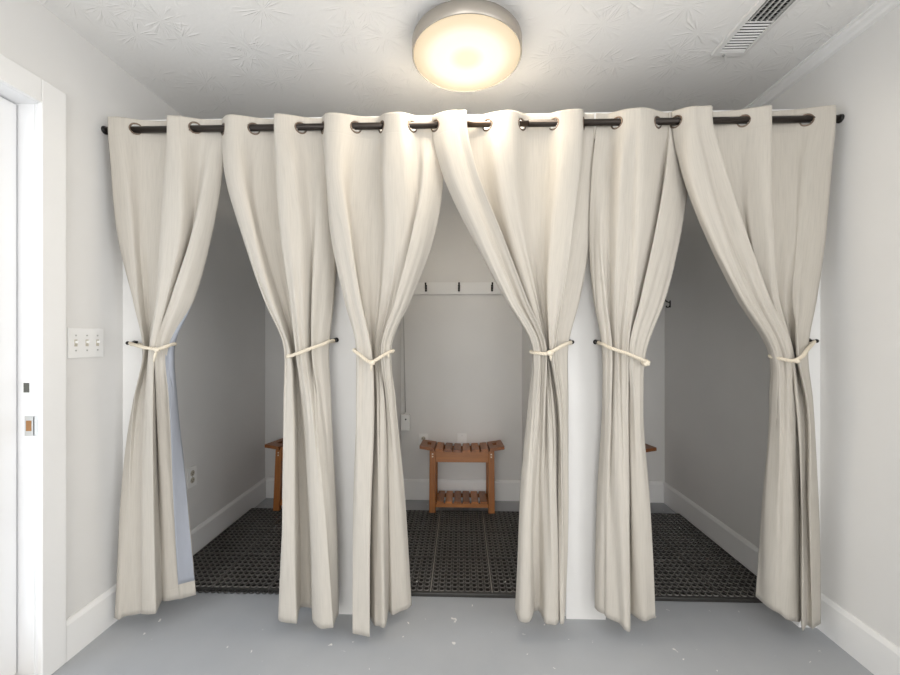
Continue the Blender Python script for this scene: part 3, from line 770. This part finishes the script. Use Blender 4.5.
# ------------------------------------------------------------------ switch plate, outlets, wall boxes
sw = thing('light_switch', 'white triple toggle switch plate on the left wall', 'light switch', (XL, 1.55, 1.228))
b = B(); box(b, 0, 0.006, -0.075, 0.075, -0.06, 0.06, 0.002); link('cover_plate', b, M_PLATE, sw)
for dy in (-0.046, 0.0, 0.046):
    b = B(); box(b, 0.0055, 0.0066, dy - 0.006, dy + 0.006, -0.0135, 0.0135); o = link('toggle_slot', b, M_IVORY, sw)
    b = B(); box(b, 0.006, 0.019, dy - 0.0035, dy + 0.0035, -0.001, 0.009, 0.001); link('toggle', b, M_PLATE, sw)
    for dzz in (-0.03, 0.03):
        b = B(); cyl(b, (0.0058, dy, dzz), (0.0072, dy, dzz), 0.0035, n=10); link('screw', b, M_STEEL, sw)

def outlet(label, loc, rz, mat=None):
    """plate facing local +x"""
    t = thing('wall_outlet', label, 'outlet', loc); t.rotation_euler = (0, 0, rz)
    b = B(); box(b, 0, 0.006, -0.036, 0.036, -0.058, 0.058, 0.002); link('cover_plate', b, M_PLATE, t)
    for z in (-0.02, 0.02):
        b = B(); cyl(b, (0.005, 0, z), (0.0075, 0, z), 0.0165, n=18); o = link('receptacle', b, M_IVORY, t)
        b = B(); box(b, 0.0072, 0.0079, -0.008, -0.0055, z - 0.004, z + 0.006); box(b, 0.0072, 0.0079, 0.0055, 0.008, z - 0.004, z + 0.006); cyl(b, (0.0072, 0, z - 0.009), (0.0079, 0, z - 0.009), 0.003, n=8)
        link('slots', b, M_DARK, o)
    b = B(); cyl(b, (0.0058, 0, 0), (0.0075, 0, 0), 0.0032, n=10); link('screw', b, M_STEEL, t)
    return t
outlet('white double outlet low on the side wall of the left stall', (XL, 2.176, 0.458), 0)
xo = X(423.5, YB); outlet('white double outlet on the back wall behind the left end of the stool', (xo, YB, Z(441, xo, YB)), -PI / 2)
xo = X(462, YB); bp_ = thing('blank_wall_plate', 'blank white wall plate behind the middle of the stool in the middle stall', 'wall plate', (xo, YB, Z(441, xo, YB)))
b = B(); box(b, -0.036, 0.036, -0.006, 0, -0.058, 0.058, 0.002); link('cover_plate', b, M_PLATE, bp_)
for z in (-0.042, 0.042):
    b = B(); cyl(b, (0, -0.0058, z), (0, -0.0075, z), 0.0032, n=10); link('screw', b, M_STEEL, bp_)

xb = -0.428; zb = 0.60
jb = thing('junction_box', 'small white box on the back wall at the bottom of the cord', 'junction box', (xb, YB, zb))
b = B(); box(b, -0.034, 0.034, -0.045, 0, -0.061, 0.061, 0.003); link('housing', b, M_PLATE, jb)
b = B(); cyl(b, (0.004, -0.0448, 0.025), (0.004, -0.0462, 0.025), 0.006, n=12); link('button', b, M_DARK, jb)
b = B(); cyl(b, (-0.002, -0.022, 0.061), (-0.002, -0.022, 0.073), 0.007, n=10); link('cord_grip', b, M_PLATE, jb)
o = link('power_cord', (lambda bm: (tube(bm, [(0, 0, 0), (-0.008, 0.004, 0.35), (-0.016, 0.006, 0.75), (-0.018, 0.008, 1.2), (-0.018, 0.01, CZ - zb - 0.073)], 0.0032, 8), bm)[1])(B()), simple('grey_cord_sheath', (0.52, 0.51, 0.49), 0.5), None, True)
o.location = (xb - 0.002, YB - 0.022, zb + 0.073)
o['label'] = 'thin pale grey cord running down the corner into the small white box'; o['category'] = 'cord'

# ------------------------------------------------------------------ hook rail in the middle stall, coat hook in the right stall
def coat_hook(parent, x, y, z, rot=0):
    """local: projecting towards -y"""
    mt = Matrix.Translation((x, y, z)) @ Matrix.Rotation(rot, 4, 'Z')
    b = B(); box(b, -0.008, 0.008, -0.004, 0, -0.028, 0.024, 0.0015); bmesh.ops.transform(b, matrix=mt, verts=b.verts); o = link('hook_plate', b, M_BLACK, parent)
    b = B(); tube(b, [(0, -0.003, 0.006), (0, -0.018, 0.012), (0, -0.034, 0.022), (0, -0.040, 0.034)], [0.005, 0.0048, 0.005, 0.0075], 8)
    tube(b, [(0, -0.003, -0.012), (0, -0.012, -0.026), (0, -0.024, -0.028), (0, -0.030, -0.016)], [0.0048, 0.0045, 0.0045, 0.006], 8)
    bmesh.ops.transform(b, matrix=mt, verts=b.verts); link('hook_prong', b, M_BLACK, parent, True)
rail = thing('hook_rail', 'white hook rail with black coat hooks on the back wall of the middle stall', 'hook rail', (0, YB, 1.628))
b = B(); box(b, -0.4655, 0.4655, -0.019, 0, -0.045, 0.045, 0.002); link('board', b, M_TRIM, rail)
for px in (426, 459, 492): coat_hook(rail, X(px, YB - 0.02), -0.019, 0.003)
ch = thing('coat_hook', 'lone dark coat hook on the side wall of the right stall', 'coat hook', (XR, 2.93, 1.50))
coat_hook(ch, 0, 0, 0, PI / 2 * -1)

# ------------------------------------------------------------------ stools
def make_stool(label, loc):
    """origin: floor under the rear feet; front is -y"""
    t = thing('wooden_stool', label, 'stool', loc, 'slatted wooden stools at the back of the stalls')
    D = 0.29; yf = -D + 0.012; yr = 0.0
    lw = 0.044; lo = 0.229; zt = 0.395
    def seat_z(x):
        a = min(abs(x) / 0.295, 1); return 0.416 + 0.018 * a ** 1.7
    for sx in (-1, 1):
        for y0 in (yf + 0.006, yr - 0.046):
            b = B(); zz = seat_z(lo - 0.02) - 0.002
            box(b, min(sx * lo, sx * (lo - lw)), max(sx * lo, sx * (lo - lw)), y0, y0 + 0.04, 0, zz, 0.003); lg = link('leg', b, M_WOODZ, t)
            fy = y0 - 0.001 if y0 < -0.1 else y0 + 0.041
            for dzz in (0.022, 0.040):
                b = B(); s = -1 if y0 < -0.1 else 1
                cyl(b, (sx * (lo - lw / 2), y0 + (0.001 if s < 0 else 0.039), zz - dzz), (sx * (lo - lw / 2), y0 + (-0.0015 if s < 0 else 0.0415), zz - dzz), 0.0052, n=12); pg = link('screw_cap', b, M_PEG, lg)
    # curved aprons, front and rear
    for y0 in (yf + 0.014, yr - 0.036):
        b = B(); xs = np.linspace(-(lo - lw), lo - lw, 17)
        top = [(x, seat_z(x) - 0.001) for x in xs]; bot = [(x, 0.345) for x in xs[::-1]]
        profile(b, [(float(x), float(z)) for x, z in top + bot], 'Y', y0, y0 + 0.022); link('apron', b, M_WOODX, t)
    for sx in (-1, 1):   # side rails, upper and lower
        b = B(); x0 = sx * (lo - 0.032); box(b, min(x0, x0 + sx * 0.02), max(x0, x0 + sx * 0.02), yf + 0.046, yr - 0.046, 0.34, 0.395, 0.002); link('side_rail', b, M_WOODY, t)
    # seat: six slats in a dip, two slotted end boards
    b = B(); th = 0.019
    def plank(x0, x1, y0, y1):
        zs0, zs1 = seat_z(x0), seat_z(x1)
        vs = [b.verts.new(p) for p in ((x0, y0, zs0), (x1, y0, zs1), (x1, y1, zs1), (x0, y1, zs0), (x0, y0, zs0 + th), (x1, y0, zs1 + th), (x1, y1, zs1 + th), (x0, y1, zs0 + th))]
        fs = [b.faces.new([vs[i] for i in q]) for q in ((0, 3, 2, 1), (4, 5, 6, 7), (0, 1, 5, 4), (1, 2, 6, 5), (2, 3, 7, 6), (3, 0, 4, 7))]
        bmesh.ops.bevel(b, geom=list({e for f in fs for e in f.edges}), offset=0.003, segments=2, affect='EDGES')
    pitch = 0.0645; wsl = 0.052
    for i in range(6):
        xc = (i - 2.5) * pitch; plank(xc - wsl / 2, xc + wsl / 2, -D, 0)
    link('seat_slats', b, M_WOODY, t)
    for sx in (-1, 1):
        b = B(); xa, xb_ = 0.195, 0.298; ha, hb = 0.226, 0.258; y0, y1, hy0, hy1 = -D - 0.004, 0.004, -D * 0.5 - 0.045, -D * 0.5 + 0.045
        def zt_(x): return seat_z(0.195) + (x - 0.195) * 0.16
        xsg = [xa, ha, hb, xb_]; ysg = [y0, hy0, hy1, y1]
        G = {}
        for lev in (0, 1):
            for i, x in enumerate(xsg):
                for j, y in enumerate(ysg):
                    G[lev, i, j] = b.verts.new((sx * x, y, zt_(x) + lev * (th + 0.003)))
        for i in range(3):
            for j in range(3):
                if (i, j) == (1, 1): continue
                for lev in (0, 1): b.faces.new((G[lev, i, j], G[lev, i + 1, j], G[lev, i + 1, j + 1], G[lev, i, j + 1]))
        def side(a, c): b.faces.new((G[0, *a], G[0, *c], G[1, *c], G[1, *a]))
        for i in range(3): side((i, 0), (i + 1, 0)); side((i, 3), (i + 1, 3)); side((0, i), (0, i + 1)); side((3, i), (3, i + 1))
        side((1, 1), (2, 1)); side((1, 2), (2, 2)); side((1, 1), (1, 2)); side((2, 1), (2, 2))
        o = link('end_board', b, wood_dark, t)
        o['label'] = 'darker end board with a handle slot'
    # lower shelf
    for y0 in (yf + 0.016, yr - 0.036):
        b = B(); box(b, -(lo - lw), lo - lw, y0, y0 + 0.02, 0.035, 0.062, 0.002); link('shelf_rail', b, M_WOODX, t)
    b = B(); pitch = 0.061
    for i in range(6):
        xc = (i - 2.5) * pitch; box(b, xc - 0.0245, xc + 0.0245, yf + 0.010, yr - 0.012, 0.0625, 0.077, 0.002)
    link('shelf_slats', b, M_WOODY, t)
    t.rotation_euler = (-math.atan(0.0252 / 0.27), 0, 0)
    return t
wood_dark = wood_mat('teak_dark_end', (0.10, 0.032, 0.010), (0.30, 0.105, 0.028), (45, 5, 45))
YS = YB - 0.022
def copy_tree(o, parent=None):
    c = o.copy(); COL.objects.link(c)
    if parent: c.parent = parent
    for ch_ in list(o.children): copy_tree(ch_, c)
    return c
st = make_stool('whole slatted wooden stool against the back wall of the middle stall', (0.004, YS, 0))
s1 = copy_tree(st); s1.location = (-1.102, YS, 0); s1['label'] = 'wooden stool in the left stall, half hidden behind a curtain, one leg showing'
s2 = copy_tree(st); s2.location = (1.052, YS, 0); s2['label'] = 'wooden stool in the right stall, only its right seat tip showing'

# ------------------------------------------------------------------ rubber mats
MY0, MY1 = 1.885, 2.775
def make_mat(label, xc, width, tabs):
    t = thing('rubber_mat', label, 'mat', (xc, MY0, 0), 'perforated black rubber mats, one per stall')
    ts_x, ts_y = width / 3, (MY1 - MY0) / 3
    b = B(); h = 0.018; NCL = 9
    for tx in range(3):
        for ty in range(3):
            x0 = -width / 2 + tx * ts_x + 0.0011; y0 = ty * ts_y + 0.0006
            m = 0.004
            pxx = (ts_x - 0.0022 - 2 * m) / NCL; pyy = (ts_y - 0.0012 - 2 * m) / NCL
            ex0, ex1, ey0, ey1 = x0, x0 + ts_x - 0.0022, y0, y0 + ts_y - 0.0012
            # tile outer skirt and margin
            o_ = [b.verts.new(p) for p in ((ex0, ey0, h), (ex1, ey0, h), (ex1, ey1, h), (ex0, ey1, h))]
            l_ = [b.verts.new((v.co.x, v.co.y, 0)) for v in o_]
            i_ = [b.verts.new(p) for p in ((ex0 + m, ey0 + m, h), (ex1 - m, ey0 + m, h), (ex1 - m, ey1 - m, h), (ex0 + m, ey1 - m, h))]
            for k in range(4):
                b.faces.new((l_[k], l_[(k + 1) % 4], o_[(k + 1) % 4], o_[k])); b.faces.new((o_[k], o_[(k + 1) % 4], i_[(k + 1) % 4], i_[k]))
            f = b.faces.new([b.verts.new((v.co.x, v.co.y, 0.0015)) for v in o_])
            for cx_ in range(NCL):
                for cy_ in range(NCL):
                    cx0 = x0 + m + (cx_ + 0.5) * pxx; cy0 = y0 + m + (cy_ + 0.5) * pyy
                    sq = [(-.5, -.5), (0, -.5), (.5, -.5), (.5, 0), (.5, .5), (0, .5), (-.5, .5), (-.5, 0)]
                    loops = [[b.verts.new((cx0 + a * pxx, cy0 + c * pyy, h)) for a, c in sq]]
                    for rr, zz in ((0.47, h), (0.43, h + 0.0035), (0.37, h + 0.0035), (0.345, 0.002)):
                        loops.append([b.verts.new((cx0 + pxx * rr * math.cos(a), cy0 + pyy * rr * math.sin(a), zz)) for a in [-3 * PI / 4 + k * PI / 4 for k in range(8)]])
                    for q in range(4):
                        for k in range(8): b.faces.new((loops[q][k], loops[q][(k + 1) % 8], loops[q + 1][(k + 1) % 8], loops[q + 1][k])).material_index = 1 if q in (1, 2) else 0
    if tabs:
        n = 27; p = width / n
        for i in range(n):
            cx0 = -width / 2 + (i + 0.5) * p
            torus(b, (cx0, -0.004, 0.006), (0, 0, 1), 0.011, 0.0042, 14, 6)
    else:
        profile(b, [(0.0, 0.0), (0.0, h), (-0.006, h - 0.001), (-0.008, h - 0.004), (-0.008, 0)], 'X', -width / 2, width / 2)
    me_o = link('perforated_sheet', b, [M_RUBBER, M_RIM_LIT], t, False, False)
    b = B()
    for k in (-1, 1): box(b, k * ts_x / 2 - 0.0022, k * ts_x / 2 + 0.0022, 0.004, MY1 - MY0 - 0.004, 0.001, h + 0.0015)
    if tabs or xc > 0.5:
        for k in (1, 2):
            for q in (-1, 0, 1): box(b, q * ts_x - ts_x / 2 + 0.004, q * ts_x + ts_x / 2 - 0.004, k * ts_y - 0.002, k * ts_y + 0.002, 0.001, h + 0.001)
    link('seam', b, M_SEAM if not tabs and xc < 0.5 else M_SEAM2, t)
    return t
make_mat('black rubber mat with looped front edge in the left stall', (XL + P1[0]) / 2, 0.855, True)
make_mat('black rubber mat in the middle stall, pale seams between its strips', 0.0, 0.895, False)
make_mat('black rubber mat in the right stall beside the right wall', (XR + P2[1]) / 2, 0.865, False)

# ------------------------------------------------------------------ light
wd = bpy.data.worlds.new('daylight'); scene.world = wd; wd.use_nodes = True
bg = wd.node_tree.nodes['Background']; bg.inputs[0].default_value = (0.80, 0.88, 1.0, 1); bg.inputs[1].default_value = 1.2

def area(name, loc, rot, sx, sy, power, col):
    l = bpy.data.lights.new(name, 'AREA'); l.shape = 'RECTANGLE'; l.size = sx; l.size_y = sy; l.energy = power; l.color = col
    o = bpy.data.objects.new(name, l); COL.objects.link(o); o.location = loc; o.rotation_euler = rot
    return o
area('added_rear_fill', ((WX0 + WX1) / 2, YR - WT - 0.08, (WZ0 + WZ1) / 2), (PI / 2, 0, 0), 2.1, 2.0, 72, (1.0, 0.975, 0.94))  # area light added outside the unseen rear window to light the room
area('added_side_fill', (XR + WT + 0.08, (RY0 + RY1) / 2, (RZ0 + RZ1) / 2), (0, PI / 2, 0), 1.6, 2.0, 42, (1.0, 0.975, 0.94))  # area light added at the unseen side window for the left stall and folds
area('door_daylight', (XL - WT - 0.12, (DY0 + DY1) / 2, 1.15), (0, -PI / 2, 0), 1.9, 0.75, 6, (0.92, 0.96, 1.0))

l = bpy.data.lights.new('lamp_light', 'AREA'); l.shape = 'DISK'; l.size = 0.40; l.energy = 9.5; l.color = (1.0, 0.89, 0.74)
o = bpy.data.objects.new('lamp_light', l); COL.objects.link(o); o.location = (0.022, 1.585, CZ - 0.092)
vs_ = scene.view_settings
scene.display_settings.display_device = 'sRGB'
vs_.view_transform = 'Standard'; vs_.look = 'None'; vs_.gamma = 1.0; vs_.use_curve_mapping = False
vs_.exposure = 0.15
